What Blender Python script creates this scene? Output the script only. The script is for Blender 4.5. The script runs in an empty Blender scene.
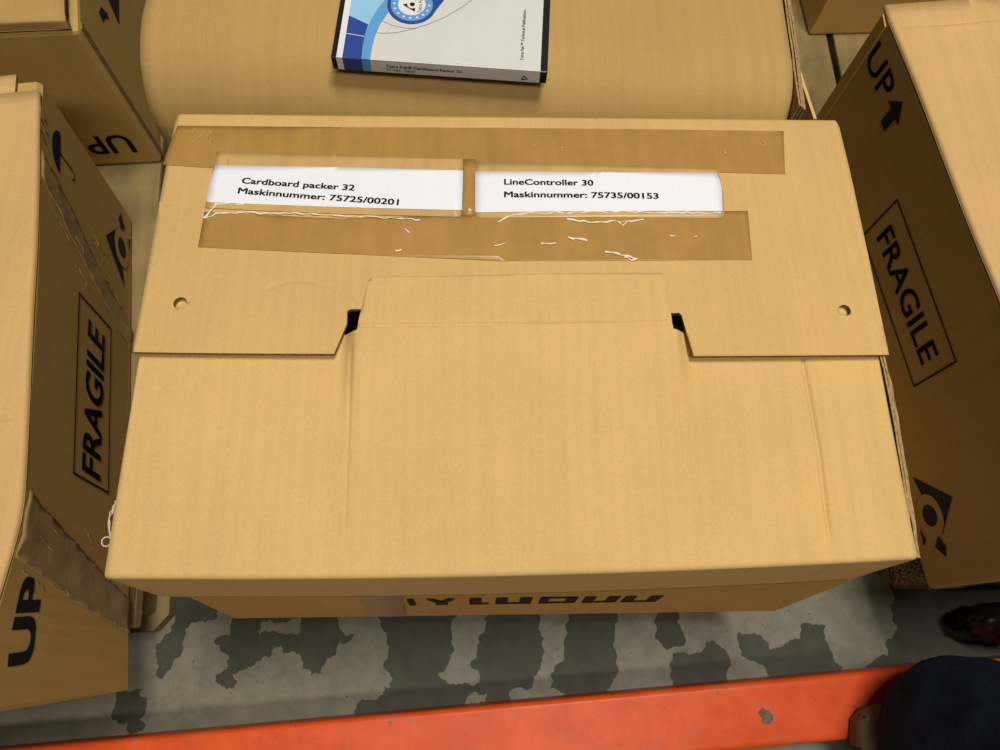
import bpy, bmesh, math, random
from mathutils import Vector, Matrix
from mathutils import noise as mnoise
from mathutils.geometry import tessellate_polygon

SC = bpy.context.scene
COL = SC.collection

# ------------------------------------------------------------------ camera
cam_data = bpy.data.cameras.new('camera')
cam_data.sensor_fit = 'HORIZONTAL'
cam_data.sensor_width = 36.0
cam_data.lens = 751.0 / 1000.0 * 36.0
cam_data.clip_start = 0.02
cam = bpy.data.objects.new('camera', cam_data)
COL.objects.link(cam)
PIT, YAW, ROL = 0.3494, -0.1134, 0.1029
cam.matrix_world = (Matrix.Translation((-0.0366, -0.0539, 1.0137)) @ Matrix.Rotation(YAW, 4, 'Z')
                    @ Matrix.Rotation(PIT, 4, 'X') @ Matrix.Rotation(ROL, 4, 'Z'))
SC.camera = cam

# ------------------------------------------------------------------ world, lights, exposure
w = bpy.data.worlds.new('warehouse_air')
SC.world = w
w.use_nodes = True
w.node_tree.nodes['Background'].inputs[0].default_value = (1.0, 0.93, 0.82, 1)
w.node_tree.nodes['Background'].inputs[1].default_value = 0.042


def area(name, loc, target, sx, sy, power, color):
    d = bpy.data.lights.new(name, 'AREA')
    d.shape = 'RECTANGLE'
    d.size, d.size_y, d.energy, d.color = sx, sy, power, color
    o = bpy.data.objects.new(name, d)
    COL.objects.link(o)
    o.location = loc
    o.rotation_euler = (Vector(target) - Vector(loc)).to_track_quat('-Z', 'Y').to_euler()
    return o


area('warehouse_strip_light', (0.55, 0.50, 4.3), (0.2, 0.2, 0), 1.3, 0.30, 119, (1.0, 0.945, 0.86))
area('aisle_fill_light', (0.3, -1.9, 4.3), (0.2, -0.1, 0), 2.4, 0.5, 72, (1.0, 0.945, 0.86))  # added fill lamp, softens the dark front of the boxes

SC.view_settings.view_transform = 'Standard'
SC.view_settings.look = 'None'
SC.view_settings.gamma = 1.0
SC.view_settings.use_curve_mapping = False
SC.view_settings.exposure = 0.0

# ------------------------------------------------------------------ helpers
T = 0.455          # top of the big carton
D = 0.1445         # top of the pallets
ZS = 0.401         # top of the side cartons


def lerp(a, b, t):
    return a + (b - a) * t


def interp(x, xs, ys):
    if x <= xs[0]:
        return ys[0]
    for i in range(1, len(xs)):
        if x <= xs[i]:
            return lerp(ys[i - 1], ys[i], (x - xs[i - 1]) / (xs[i] - xs[i - 1]))
    return ys[-1]


def smooth(a, b, x):
    t = max(0.0, min(1.0, (x - a) / (b - a)))
    return t * t * (3 - 2 * t)


def thing(name, label, cat, loc, rotz=0.0, group=None):
    o = bpy.data.objects.new(name, None)
    COL.objects.link(o)
    o.location = loc
    o.rotation_euler = (0, 0, rotz)
    o.empty_display_size = 0.05
    o['label'] = label
    o['category'] = cat
    if group:
        o['group'] = group
    return o


def link(name, me, mats, parent=None, local=False, label=None, shade=False):
    """one mesh object; world coordinates are moved into the parent's frame"""
    o = bpy.data.objects.new(name, me)
    COL.objects.link(o)
    for m in (mats if isinstance(mats, (list, tuple)) else [mats]):
        me.materials.append(m)
    if parent is not None:
        o.parent = parent
        if not local:
            off = Vector((0, 0, 0))
            p = parent
            while p is not None:
                off = off + p.location
                p = p.parent
            me.transform(Matrix.Translation(-off))
    if label:
        o['label'] = label
    if shade:
        for p in me.polygons:
            p.use_smooth = True
    return o


def from_bm(name, bm, mats, parent=None, local=False, label=None, shade=False):
    me = bpy.data.meshes.new(name)
    bmesh.ops.recalc_face_normals(bm, faces=bm.faces[:])
    bm.to_mesh(me)
    bm.free()
    return link(name, me, mats, parent, local, label, shade)


def add_geo(bm, verts, faces, mi=0):
    vs = [bm.verts.new(v) for v in verts]
    for f in faces:
        try:
            fc = bm.faces.new([vs[i] for i in f])
            fc.material_index = mi
        except ValueError:
            pass
    return vs


def add_box(bm, c, s, rz=0.0, mi=0, bevel=0.0, jit=0.0, rnd=None):
    """box with centre c, size s, turned by rz; optional chamfered edges"""
    b2 = bmesh.new()
    bmesh.ops.create_cube(b2, size=1.0)
    for v in b2.verts:
        v.co = Vector((v.co.x * s[0], v.co.y * s[1], v.co.z * s[2]))
    if bevel > 0:
        bmesh.ops.bevel(b2, geom=b2.edges[:], offset=bevel, segments=2, affect='EDGES', profile=0.6)
    m = Matrix.Translation(c) @ Matrix.Rotation(rz, 4, 'Z')
    idx = {}
    verts = []
    for i, v in enumerate(b2.verts):
        idx[v] = i
        p = v.co.copy()
        if rnd:
            p += Vector((rnd.uniform(-jit, jit), rnd.uniform(-jit, jit), rnd.uniform(-jit, jit)))
        verts.append(m @ p)
    faces = [[idx[v] for v in f.verts] for f in b2.faces]
    b2.free()
    return add_geo(bm, verts, faces, mi)


def add_tube(bm, pts, rad, seg=8, mi=0, cap=True):
    pts = [Vector(p) for p in pts]
    rings = []
    for i, p in enumerate(pts):
        t = (pts[min(i + 1, len(pts) - 1)] - pts[max(i - 1, 0)]).normalized()
        up = Vector((0, 0, 1)) if abs(t.z) < 0.95 else Vector((1, 0, 0))
        a = t.cross(up).normalized()
        b = a.cross(t)
        r = rad[i] if isinstance(rad, (list, tuple)) else rad
        rings.append([bm.verts.new(p + (a * math.cos(2 * math.pi * k / seg) + b * math.sin(2 * math.pi * k / seg)) * r)
                      for k in range(seg)])
    for i in range(len(rings) - 1):
        for k in range(seg):
            f = bm.faces.new((rings[i][k], rings[i][(k + 1) % seg], rings[i + 1][(k + 1) % seg], rings[i + 1][k]))
            f.material_index = mi
    if cap:
        for r in (rings[0], rings[-1]):
            f = bm.faces.new(r)
            f.material_index = mi


def flat_fill(poly, holes=()):
    loops = [[Vector((p[0], p[1], 0)) for p in loop] for loop in [poly] + list(holes)]
    bm = bmesh.new()
    vs = [bm.verts.new(p) for loop in loops for p in loop]
    for t in tessellate_polygon(loops):
        try:
            bm.faces.new([vs[k] for k in t])
        except ValueError:
            pass
    bm.normal_update()
    return bm


def grid_cut(bm, xs, ys):
    for x in xs:
        bmesh.ops.bisect_plane(bm, geom=bm.verts[:] + bm.edges[:] + bm.faces[:], dist=1e-6, plane_co=(x, 0, 0), plane_no=(1, 0, 0))
    for y in ys:
        bmesh.ops.bisect_plane(bm, geom=bm.verts[:] + bm.edges[:] + bm.faces[:], dist=1e-6, plane_co=(0, y, 0), plane_no=(0, 1, 0))


def sheet(poly, holes, thick, fn, step, extra_x=(), extra_y=(), edge_mi=1):
    """a sheet cut from a flat outline, gridded, given thickness and mapped to 3D by fn(x, y, depth)"""
    bm = flat_fill(poly, holes)
    x0, x1 = min(p[0] for p in poly), max(p[0] for p in poly)
    y0, y1 = min(p[1] for p in poly), max(p[1] for p in poly)
    nx, ny = int((x1 - x0) / step), int((y1 - y0) / step)
    grid_cut(bm, [lerp(x0, x1, (i + 1) / (nx + 1)) for i in range(nx)] + list(extra_x),
             [lerp(y0, y1, (i + 1) / (ny + 1)) for i in range(ny)] + list(extra_y))
    bm.normal_update()
    for f in bm.faces:
        if f.normal.z < 0:
            f.normal_flip()
    if thick > 0:
        top = bm.faces[:]
        res = bmesh.ops.extrude_face_region(bm, geom=top)
        low = {v for v in res['geom'] if isinstance(v, bmesh.types.BMVert)}
        # the region that was moved becomes the underside
        nf = [f for f in bm.faces if all(v in low for v in f.verts)]
        for f in bm.faces:
            n_low = sum(v in low for v in f.verts)
            if 0 < n_low < len(f.verts):
                f.material_index = edge_mi
                f.smooth = False
            else:
                f.smooth = True
        for v in bm.verts:
            v.co = Vector(fn(v.co.x, v.co.y, thick if v in low else 0.0))
    else:
        for v in bm.verts:
            v.co = Vector(fn(v.co.x, v.co.y, 0.0))
        for f in bm.faces:
            f.smooth = True
    return bm


def text_geo(s, bold=0.0):
    """letter outlines as 2D verts and faces, and the cap height"""
    cu = bpy.data.curves.new('lettering', 'FONT')
    cu.body = s
    cu.offset = bold
    cu.resolution_u = 3
    o = bpy.data.objects.new('lettering', cu)
    me = bpy.data.meshes.new_from_object(o)
    vs = [(v.co.x, v.co.y) for v in me.vertices]
    fs = [list(p.vertices) for p in me.polygons]
    bpy.data.objects.remove(o)
    bpy.data.meshes.remove(me)
    bpy.data.curves.remove(cu)
    return vs, fs


def place_text(bm, s, start, end, fn, mi, bold=0.0, height=None, flip=1):
    """lay a line of text between start and end (2D, along its middle); fn(x, y) gives the 3D point; bold thickens the strokes"""
    vs, fs = text_geo(s)
    x0, x1 = min(v[0] for v in vs), max(v[0] for v in vs)
    cap = 0.70
    sx = math.hypot(end[0] - start[0], end[1] - start[1]) / (x1 - x0 + bold)
    sy = height / cap if height else sx
    d = Vector((end[0] - start[0], end[1] - start[1])).normalized()
    u = Vector((-d.y, d.x)) * flip
    shifts = [(0, 0)] if bold == 0 else [(bold * (k % 3) / 2, bold * 0.5 * (k // 3 - 0.5)) for k in range(6)]
    for ox, oy in shifts:
        out = []
        for v in vs:
            p = Vector(start) + d * (v[0] - x0 + ox) * sx + u * (v[1] + oy - cap / 2) * sy
            out.append(fn(p.x, p.y))
        add_geo(bm, out, fs, mi)


# ------------------------------------------------------------------ materials
def new_mat(name):
    m = bpy.data.materials.new(name)
    m.use_nodes = True
    nt = m.node_tree
    return m, nt, nt.nodes['Principled BSDF']


def nd(nt, typ, **kw):
    n = nt.nodes.new(typ)
    for k, v in kw.items():
        setattr(n, k, v)
    return n


def coords(nt, scale=(1, 1, 1)):
    tc = nd(nt, 'ShaderNodeTexCoord')
    mp = nd(nt, 'ShaderNodeMapping')
    mp.inputs['Scale'].default_value = scale
    nt.links.new(tc.outputs['Object'], mp.inputs['Vector'])
    return mp.outputs['Vector']


def noise(nt, vec, scale, detail=3, rough=0.55):
    n = nd(nt, 'ShaderNodeTexNoise')
    n.inputs['Scale'].default_value = scale
    n.inputs['Detail'].default_value = detail
    n.inputs['Roughness'].default_value = rough
    nt.links.new(vec, n.inputs['Vector'])
    return n.outputs['Fac']


def ramp(nt, fac, stops):
    r = nd(nt, 'ShaderNodeValToRGB')
    els = r.color_ramp.elements
    while len(els) < len(stops):
        els.new(0.5)
    for e, (p, c) in zip(els, stops):
        e.position = p
        e.color = (*c, 1)
    nt.links.new(fac, r.inputs['Fac'])
    return r.outputs['Color']


def mix(nt, fac, a, b, mode='MIX'):
    n = nd(nt, 'ShaderNodeMix', data_type='RGBA', blend_type=mode)
    for sock, val in ((n.inputs[0], fac), (n.inputs[6], a), (n.inputs[7], b)):
        if isinstance(val, (int, float)):
            sock.default_value = val
        elif isinstance(val, tuple):
            sock.default_value = (*val, 1)
        else:
            nt.links.new(val, sock)
    return n.outputs[2]


def bump(nt, bs, height, strength, dist=0.001):
    b = nd(nt, 'ShaderNodeBump')
    b.inputs['Strength'].default_value = strength
    b.inputs['Distance'].default_value = dist
    nt.links.new(height, b.inputs['Height'])
    nt.links.new(b.outputs['Normal'], bs.inputs['Normal'])


def cardboard(name, col, flute='Y', rough=0.75, mott=0.12):
    m, nt, bs = new_mat(name)
    v = coords(nt)
    big = noise(nt, v, 9, 4)
    fine = noise(nt, v, 420, 2, 0.7)
    st = {'Y': (160, 3, 3), 'X': (3, 160, 3), 'Z': (160, 160, 2)}[flute]
    vs = coords(nt, st)
    stripe = noise(nt, vs, 1.0, 2)
    dark = tuple(c * (1 - mott) for c in col)
    lite = tuple(min(1, c * (1 + mott * 0.7)) for c in col)
    c = ramp(nt, big, [(0.3, dark), (0.7, lite)])
    c = mix(nt, 0.35, c, ramp(nt, fine, [(0.3, tuple(x * 0.80 for x in col)), (0.7, tuple(min(1, x * 1.16) for x in col))]))
    c = mix(nt, 0.28, c, ramp(nt, stripe, [(0.3, tuple(x * 0.86 for x in col)), (0.7, tuple(min(1, x * 1.1) for x in col))]))
    nt.links.new(c, bs.inputs['Base Color'])
    bs.inputs['Roughness'].default_value = rough
    bs.inputs['Specular IOR Level'].default_value = 0.25
    bump(nt, bs, stripe, 0.22, 0.0008)
    return m


def plain(name, col, rough=0.6, spec=0.4, var=0.1, scale=60, metal=0.0, bmp=0.0):
    m, nt, bs = new_mat(name)
    n = noise(nt, coords(nt), scale, 3)
    c = ramp(nt, n, [(0.3, tuple(x * (1 - var) for x in col)), (0.7, tuple(min(1, x * (1 + var)) for x in col))])
    nt.links.new(c, bs.inputs['Base Color'])
    bs.inputs['Roughness'].default_value = rough
    bs.inputs['Specular IOR Level'].default_value = spec
    bs.inputs['Metallic'].default_value = metal
    if bmp:
        bump(nt, bs, n, bmp, 0.002)
    return m


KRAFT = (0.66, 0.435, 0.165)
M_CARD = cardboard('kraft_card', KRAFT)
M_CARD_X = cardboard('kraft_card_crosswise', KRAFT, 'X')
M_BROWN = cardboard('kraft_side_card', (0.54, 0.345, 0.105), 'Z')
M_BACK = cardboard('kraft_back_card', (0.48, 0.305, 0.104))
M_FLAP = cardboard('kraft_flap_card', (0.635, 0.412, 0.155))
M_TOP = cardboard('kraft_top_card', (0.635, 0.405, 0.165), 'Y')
M_EDGE = plain('corrugated_cut_edge', (0.25, 0.155, 0.065), 0.9, 0.1, 0.35, 320)
M_LAYER = plain('corrugated_layers', (0.36, 0.24, 0.11), 0.9, 0.1, 0.3, 260)
M_INK = plain('navy_print', (0.012, 0.012, 0.022), 0.6, 0.2, 0.2, 200)
M_BLACKINK = plain('black_print', (0.010, 0.010, 0.012), 0.6, 0.2, 0.1, 200)
M_PAPER = plain('white_paper', (0.84, 0.85, 0.90), 0.65, 0.3, 0.01, 40)


def tape_mat(name, col, rough, strength=0.25):
    m, nt, bs = new_mat(name)
    v = coords(nt)
    n = noise(nt, v, 35, 4)
    st = noise(nt, coords(nt, (90, 6, 6)), 1.0, 3)
    c = ramp(nt, n, [(0.3, tuple(x * 0.88 for x in col)), (0.75, tuple(min(1, x * 1.12) for x in col))])
    c = mix(nt, 0.25, c, ramp(nt, st, [(0.35, tuple(x * 0.8 for x in col)), (0.7, tuple(min(1, x * 1.2) for x in col))]))
    nt.links.new(c, bs.inputs['Base Color'])
    bs.inputs['Roughness'].default_value = rough
    bs.inputs['Specular IOR Level'].default_value = 0.5
    bump(nt, bs, n, strength, 0.002)
    return m


M_TAPE = tape_mat('brown_packing_tape', (0.42, 0.235, 0.065), 0.30)
M_TAPE_OLD = tape_mat('greyish_packing_tape', (0.38, 0.26, 0.11), 0.35, 0.6)
M_CREASE = plain('tape_crease_highlight', (0.95, 0.91, 0.78), 0.25, 0.9, 0.05, 200)  # near-white colour paints the highlights along the tape creases
M_SCUFF = plain('lifted_tape_bubble', (0.56, 0.37, 0.15), 0.4, 0.4, 0.1, 200)
M_CLEAR = tape_mat('clear_tape_over_card', (0.58, 0.375, 0.14), 0.35)


def wood_mat(name, col, axis='X'):
    m, nt, bs = new_mat(name)
    v = coords(nt, (4, 60, 60) if axis == 'X' else (60, 4, 60))
    n = noise(nt, v, 1.5, 5)
    k = noise(nt, coords(nt), 14, 3)
    c = ramp(nt, n, [(0.25, tuple(x * 0.55 for x in col)), (0.7, col)])
    c = mix(nt, 0.5, c, ramp(nt, k, [(0.35, tuple(x * 0.5 for x in col)), (0.65, tuple(min(1, x * 1.15) for x in col))]))
    nt.links.new(c, bs.inputs['Base Color'])
    bs.inputs['Roughness'].default_value = 0.85
    bump(nt, bs, n, 0.5, 0.002)
    return m


M_WOOD = wood_mat('pallet_wood', (0.33, 0.235, 0.09), 'X')
M_WOOD_Y = wood_mat('pallet_wood_lengthwise', (0.33, 0.235, 0.09), 'Y')


def chip_mat():
    m, nt, bs = new_mat('pressed_chipboard')
    vo = nd(nt, 'ShaderNodeTexVoronoi')
    nt.links.new(coords(nt, (1, 2.2, 1.6)), vo.inputs['Vector'])
    vo.inputs['Scale'].default_value = 120
    c = ramp(nt, vo.outputs['Distance'], [(0.1, (0.62, 0.40, 0.15)), (0.75, (0.16, 0.09, 0.03))])
    nt.links.new(c, bs.inputs['Base Color'])
    bs.inputs['Roughness'].default_value = 0.9
    bump(nt, bs, vo.outputs['Distance'], 0.8, 0.004)
    return m


M_CHIP = chip_mat()


def concrete_mat():
    m, nt, bs = new_mat('worn_concrete')
    v = coords(nt)
    big = noise(nt, v, 7, 5, 0.6)
    mid = noise(nt, v, 45, 5, 0.65)
    c = ramp(nt, big, [(0.3, (0.125, 0.113, 0.072)), (0.7, (0.20, 0.185, 0.125))])
    c = mix(nt, 0.5, c, ramp(nt, mid, [(0.3, (0.09, 0.082, 0.052)), (0.62, (0.215, 0.20, 0.14))]))
    sp = noise(nt, v, 160, 2)
    c = mix(nt, ramp(nt, sp, [(0.26, (1, 1, 1)), (0.33, (0, 0, 0))]), c, (0.07, 0.065, 0.045))
    nt.links.new(c, bs.inputs['Base Color'])
    bs.inputs['Roughness'].default_value = 0.55
    bump(nt, bs, mid, 0.25, 0.002)
    return m


M_CONC = concrete_mat()
M_PAINT = plain('worn_grey_floor_paint', (0.050, 0.049, 0.034), 0.6, 0.3, 0.16, 40)


def orange_mat():
    m, nt, bs = new_mat('scuffed_orange_paint')
    v = coords(nt)
    n = noise(nt, v, 22, 5, 0.65)
    c = ramp(nt, n, [(0.30, (0.60, 0.066, 0.011)), (0.7, (0.77, 0.105, 0.021))])
    s = noise(nt, v, 130, 3, 0.7)
    c = mix(nt, ramp(nt, s, [(0.27, (1, 1, 1)), (0.33, (0, 0, 0))]), c, (0.20, 0.06, 0.025))
    s2 = noise(nt, v, 26, 5, 0.75)
    c = mix(nt, ramp(nt, s2, [(0.58, (0, 0, 0)), (0.74, (0.6, 0.6, 0.6))]), c, (0.30, 0.17, 0.11))
    nt.links.new(c, bs.inputs['Base Color'])
    bs.inputs['Roughness'].default_value = 0.38
    bs.inputs['Specular IOR Level'].default_value = 0.25
    bump(nt, bs, n, 0.15, 0.002)
    return m


M_ORANGE = orange_mat()
M_RUST = plain('bare_scuffed_steel', (0.16, 0.11, 0.075), 0.7, 0.3, 0.3, 120)

# ------------------------------------------------------------------ the floor
bm = bmesh.new()
add_geo(bm, [(-6, -6, 0), (6, -6, 0), (6, 8, 0), (-6, 8, 0), (-6, -6, -0.1), (6, -6, -0.1), (6, 8, -0.1), (-6, 8, -0.1)],
        [(0, 1, 2, 3), (7, 6, 5, 4), (0, 4, 5, 1), (1, 5, 6, 2), (2, 6, 7, 3), (3, 7, 4, 0)])
PATCHES = [
    [(-0.435, 0.0441), (-0.3574, -0.0015), (-0.3598, -0.0142), (-0.3742, -0.0194), (-0.3819, -0.0175), (-0.3977, -0.0263), (-0.3969, -0.0476), (-0.4062, -0.0615), (-0.4179, -0.0839), (-0.4255, -0.082), (-0.4283, -0.0612), (-0.4321, -0.0471), (-0.4243, -0.0366), (-0.4117, -0.0189)],
    [(-0.3461, -0.0017), (-0.2092, -0.0038), (-0.2085, -0.0166), (-0.2, -0.033), (-0.1847, -0.0369), (-0.2031, -0.0455), (-0.2097, -0.0614), (-0.2239, -0.0734), (-0.2232, -0.0839), (-0.2362, -0.0837), (-0.2386, -0.0756), (-0.2479, -0.0755), (-0.2508, -0.0607), (-0.2734, -0.0568), (-0.276, -0.0479), (-0.2885, -0.0548), (-0.2898, -0.0618), (-0.306, -0.0668), (-0.3235, -0.0769), (-0.3323, -0.0802), (-0.3276, -0.0907), (-0.3396, -0.098), (-0.3535, -0.0885), (-0.3542, -0.0816), (-0.3456, -0.0765), (-0.3397, -0.0627), (-0.3521, -0.0502), (-0.3604, -0.0429), (-0.3537, -0.0359), (-0.3425, -0.0361), (-0.3408, -0.0163)],
    [(-0.4708, -0.0949), (-0.4399, -0.0955), (-0.4444, -0.1022), (-0.4337, -0.1142), (-0.4325, -0.1226), (-0.4423, -0.129), (-0.4326, -0.1342), (-0.4335, -0.1408), (-0.4488, -0.1454), (-0.4544, -0.1321), (-0.4728, -0.1284), (-0.4718, -0.1118)],
    [(-0.1559, 0.0028), (-0.1529, -0.0265), (-0.1447, -0.0447), (-0.1473, -0.0765), (-0.1357, -0.0889), (-0.1372, -0.0993), (-0.1465, -0.0974), (-0.1462, -0.1077), (-0.1789, -0.1173), (-0.1764, -0.1326), (-0.176, -0.1409), (-0.0662, -0.1398), (-0.059, -0.123), (-0.0423, -0.1114), (-0.0311, -0.1064), (-0.018, -0.1084), (-0.02, -0.1169), (-0.0293, -0.1202), (-0.0257, -0.1372), (0.0113, -0.1345), (0.0101, -0.1072), (0.0383, -0.1025), (0.0406, -0.0904), (0.0505, -0.0765), (0.055, -0.0588), (0.0482, -0.0334), (0.0513, -0.0002), (-0.0188, 0.0008), (-0.0268, -0.0394), (-0.0384, -0.0714), (-0.0272, -0.0857), (-0.0284, -0.0961), (-0.0478, -0.0964), (-0.0647, -0.0972), (-0.0797, -0.0865), (-0.0648, -0.0692), (-0.0612, -0.0425), (-0.0537, 0.0013)],
    [(0.0942, -0.0009), (0.0824, -0.0448), (0.0773, -0.0734), (0.0614, -0.089), (0.0608, -0.1047), (0.0794, -0.1102), (0.0801, -0.1359), (0.1194, -0.1332), (0.1322, -0.1094), (0.1407, -0.0957), (0.1493, -0.0817), (0.1436, -0.0531), (0.1465, -0.0386), (0.155, -0.0018)],
    [(0.2055, -0.01), (0.2323, -0.0178), (0.2364, -0.0546), (0.2125, -0.0614), (0.1983, -0.0467)],
    [(0.2199, -0.0649), (0.2289, -0.065), (0.2537, -0.0655), (0.2616, -0.0502), (0.2833, -0.0602), (0.2931, -0.0814), (0.2824, -0.102), (0.2784, -0.1186), (0.2112, -0.1211)],
    [(0.3085, -0.0412), (0.331, -0.0455), (0.3453, -0.0632), (0.3625, -0.0596), (0.387, -0.0503), (0.3894, -0.0346), (0.4231, -0.0351), (0.4231, -0.0606), (0.4267, -0.0761), (0.4376, -0.0858), (0.4292, -0.1103), (0.3419, -0.1161), (0.3446, -0.0975), (0.3377, -0.0879), (0.3147, -0.0742), (0.3063, -0.0586)],
    [(0.5178, 0.0138), (0.5181, -0.0066), (0.5136, -0.0186), (0.5181, -0.0386), (0.5002, -0.0541), (0.4985, -0.0735), (0.4532, -0.0918), (0.4484, -0.1181), (0.6971, -0.1227), (0.7472, 0.061), (0.5122, 0.0639)],
]
HOLE_2 = [(-0.3029, -0.0187), (-0.2839, -0.0209), (-0.254, -0.0159), (-0.253, -0.0304), (-0.283, -0.0317), (-0.3052, -0.0349)]
rnd = random.Random(4)


def jag(poly, amp=0.24, levels=3):
    for _ in range(levels):
        out = []
        for i, p in enumerate(poly):
            q = poly[(i + 1) % len(poly)]
            L = math.hypot(q[0] - p[0], q[1] - p[1])
            k = rnd.uniform(-amp, amp) * min(L, 0.02)
            out += [p, ((p[0] + q[0]) / 2 - (q[1] - p[1]) / max(L, 1e-6) * k, (p[1] + q[1]) / 2 + (q[0] - p[0]) / max(L, 1e-6) * k)]
        poly = out
    return poly


def add_patch(poly, holes=()):
    b = flat_fill(jag(poly), [jag(h) for h in holes])
    vs = [(v.co.x, v.co.y, 0.0004) for v in b.verts]
    b.verts.index_update()
    fs = [[v.index for v in (f.verts if f.normal.z >= 0 else reversed(f.verts))] for f in b.faces]
    b.free()
    add_geo(bm, vs, fs, 1)


for i, p in enumerate(PATCHES):
    add_patch(p, [HOLE_2] if i == 1 else [])
for _ in range(46):      # the rest of the worn floor, away from the boxes
    cx, cy = rnd.uniform(-2.2, 2.2), rnd.choice((rnd.uniform(-1.6, -0.42), rnd.uniform(-1.0, -0.42)))
    r = rnd.uniform(0.05, 0.16)
    add_patch([(cx + r * rnd.uniform(0.5, 1.2) * math.cos(a), cy + r * rnd.uniform(0.4, 1.0) * math.sin(a))
               for a in [2 * math.pi * k / 11 for k in range(11)]])
fl = from_bm('floor', bm, [M_CONC, M_PAINT])
fl['kind'] = 'structure'
b = bmesh.new()
add_box(b, (0, 1, 5.05), (12, 14, 0.1))
ce = from_bm('ceiling', b, plain('grey_warehouse_ceiling', (0.4, 0.4, 0.38), 0.9))
ce['kind'] = 'structure'


# ------------------------------------------------------------------ pallets
def make_pallet(loc, rz, label, W, L, block_mat, seed):
    """local frame: front right or left corner handled by loc; x 0..W, y 0..L, deck top at D"""
    rn = random.Random(seed)
    root = thing('pallet', label, 'pallet', loc, rz, 'wooden pallets under the cartons')
    bt = 0.022
    # deck boards run front to back
    n = 5
    bw = [0.145, 0.10, 0.145, 0.10, 0.145]
    gap = (W - sum(bw)) / (n - 1)
    x = 0
    for i in range(n):
        b = bmesh.new()
        add_box(b, (x + bw[i] / 2, L / 2, D - bt / 2 - 0.0005), (bw[i], L, bt), bevel=0.003)
        from_bm('deck_board', b, M_WOOD_Y, root, local=True)
        x += bw[i] + gap
    for y in (0.0725, L / 2, L - 0.0725):
        yb = y + (0.02 if y < 0.1 and block_mat is not M_CHIP else 0.002)
        b = bmesh.new()
        add_box(b, (W / 2, y, D - bt * 1.5), (W, 0.145, bt), bevel=0.003)
        from_bm('stringer_board', b, M_WOOD, root, local=True)
        for xx in (0.052, W / 2, W - 0.065):
            b = bmesh.new()
            add_box(b, (xx, yb, (0.022 + D - 2 * bt) / 2), (0.1, 0.145, D - 2 * bt - 0.022), bevel=0.006, jit=0.0015, rnd=rn)
            from_bm('block', b, block_mat, root, local=True)
    for k, xx in enumerate((0.05, W / 2, W - 0.05)):
        b = bmesh.new()
        hw, c = 0.05, 0.018
        xl, xr = xx - hw, xx + hw
        cl = c if k == 0 else 0.003
        cr = c if k == 2 else 0.003
        poly = [(xl + cl, 0), (xr - cr, 0), (xr, cr), (xr, L - cr), (xr - cr, L), (xl + cl, L), (xl, L - cl), (xl, cl)]
        nn = len(poly)
        add_geo(b, [(p[0], p[1], 0.001) for p in poly] + [(p[0], p[1], 0.022) for p in poly],
                [list(range(nn))[::-1], list(range(nn, 2 * nn))] + [[i, (i + 1) % nn, nn + (i + 1) % nn, nn + i] for i in range(nn)])
        from_bm('bottom_board', b, M_WOOD_Y, root, local=True)
    return root


aL = math.radians(4.0)
# left pallet: its front right bottom corner shows beside the big carton
cW = 0.8
make_pallet((-0.411 - cW * math.cos(aL), -0.027 - cW * math.sin(aL), 0), aL,
            'worn wooden pallet with chamfered corner under the left cartons', cW, 1.2, M_WOOD, 1)
make_pallet((-0.335, 0.055, 0), 0.0, 'wooden pallet under the big labelled carton in the middle', 0.835, 1.2, M_WOOD, 2)
make_pallet((0.506, 0.0085, 0), math.radians(-0.3), 'wooden pallet with chipboard blocks under the right carton', 0.8, 1.2, M_CHIP, 3)

# ------------------------------------------------------------------ the big carton in the middle
main = thing('cardboard_box', 'large kraft cardboard box with interlocking lid and two white paper labels', 'box', (0, 0.19, D))


def zr(x, y):
    """upper face of the rear lid flap"""
    z = T + interp(y, [.14, .16, .20, .27, .34, .385, .40], [.0180, .0178, .0150, .011, .0075, .004, .002])
    z += 0.0012 * math.sin(x * 13 + 1.0) * smooth(0.40, 0.30, y)
    arc = [(-0.1994, 0.2179), (-0.1851, 0.2243), (-0.1653, 0.2253), (-0.1449, 0.218), (-0.1325, 0.2098), (-0.1289, 0.2018)]
    if -0.21 < x < -0.12 and 0.19 < y < 0.235:
        d = 9
        for (ax, ay), (bx, by) in zip(arc, arc[1:]):
            t = max(0, min(1, ((x - ax) * (bx - ax) + (y - ay) * (by - ay)) / ((bx - ax) ** 2 + (by - ay) ** 2)))
            d = min(d, math.hypot(x - ax - t * (bx - ax), y - ay - t * (by - ay)))
        z -= 0.0011 * math.exp(-(d / 0.0016) ** 2)
    return z


def rear_map(x, y, d):
    R, ye = 0.006, 0.391
    if y <= ye:
        return (x, y, zr(x, y) - d)
    s = y - ye
    z0 = zr(x, ye)
    if s < R * 1.45:
        a = s / R
        return (x, ye + (R - d) * math.sin(a), z0 - R + (R - d) * math.cos(a))
    a = 1.45
    e = s - R * a
    return (x, ye + (R - d) * math.sin(a) + e * math.cos(a), z0 - R + (R - d) * math.cos(a) - e * math.sin(a))


def circle(cx, cy, r, n=20, sy=1.0):
    return [(cx + r * math.cos(2 * math.pi * k / n), cy + sy * r * math.sin(2 * math.pi * k / n)) for k in range(n)]


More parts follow.
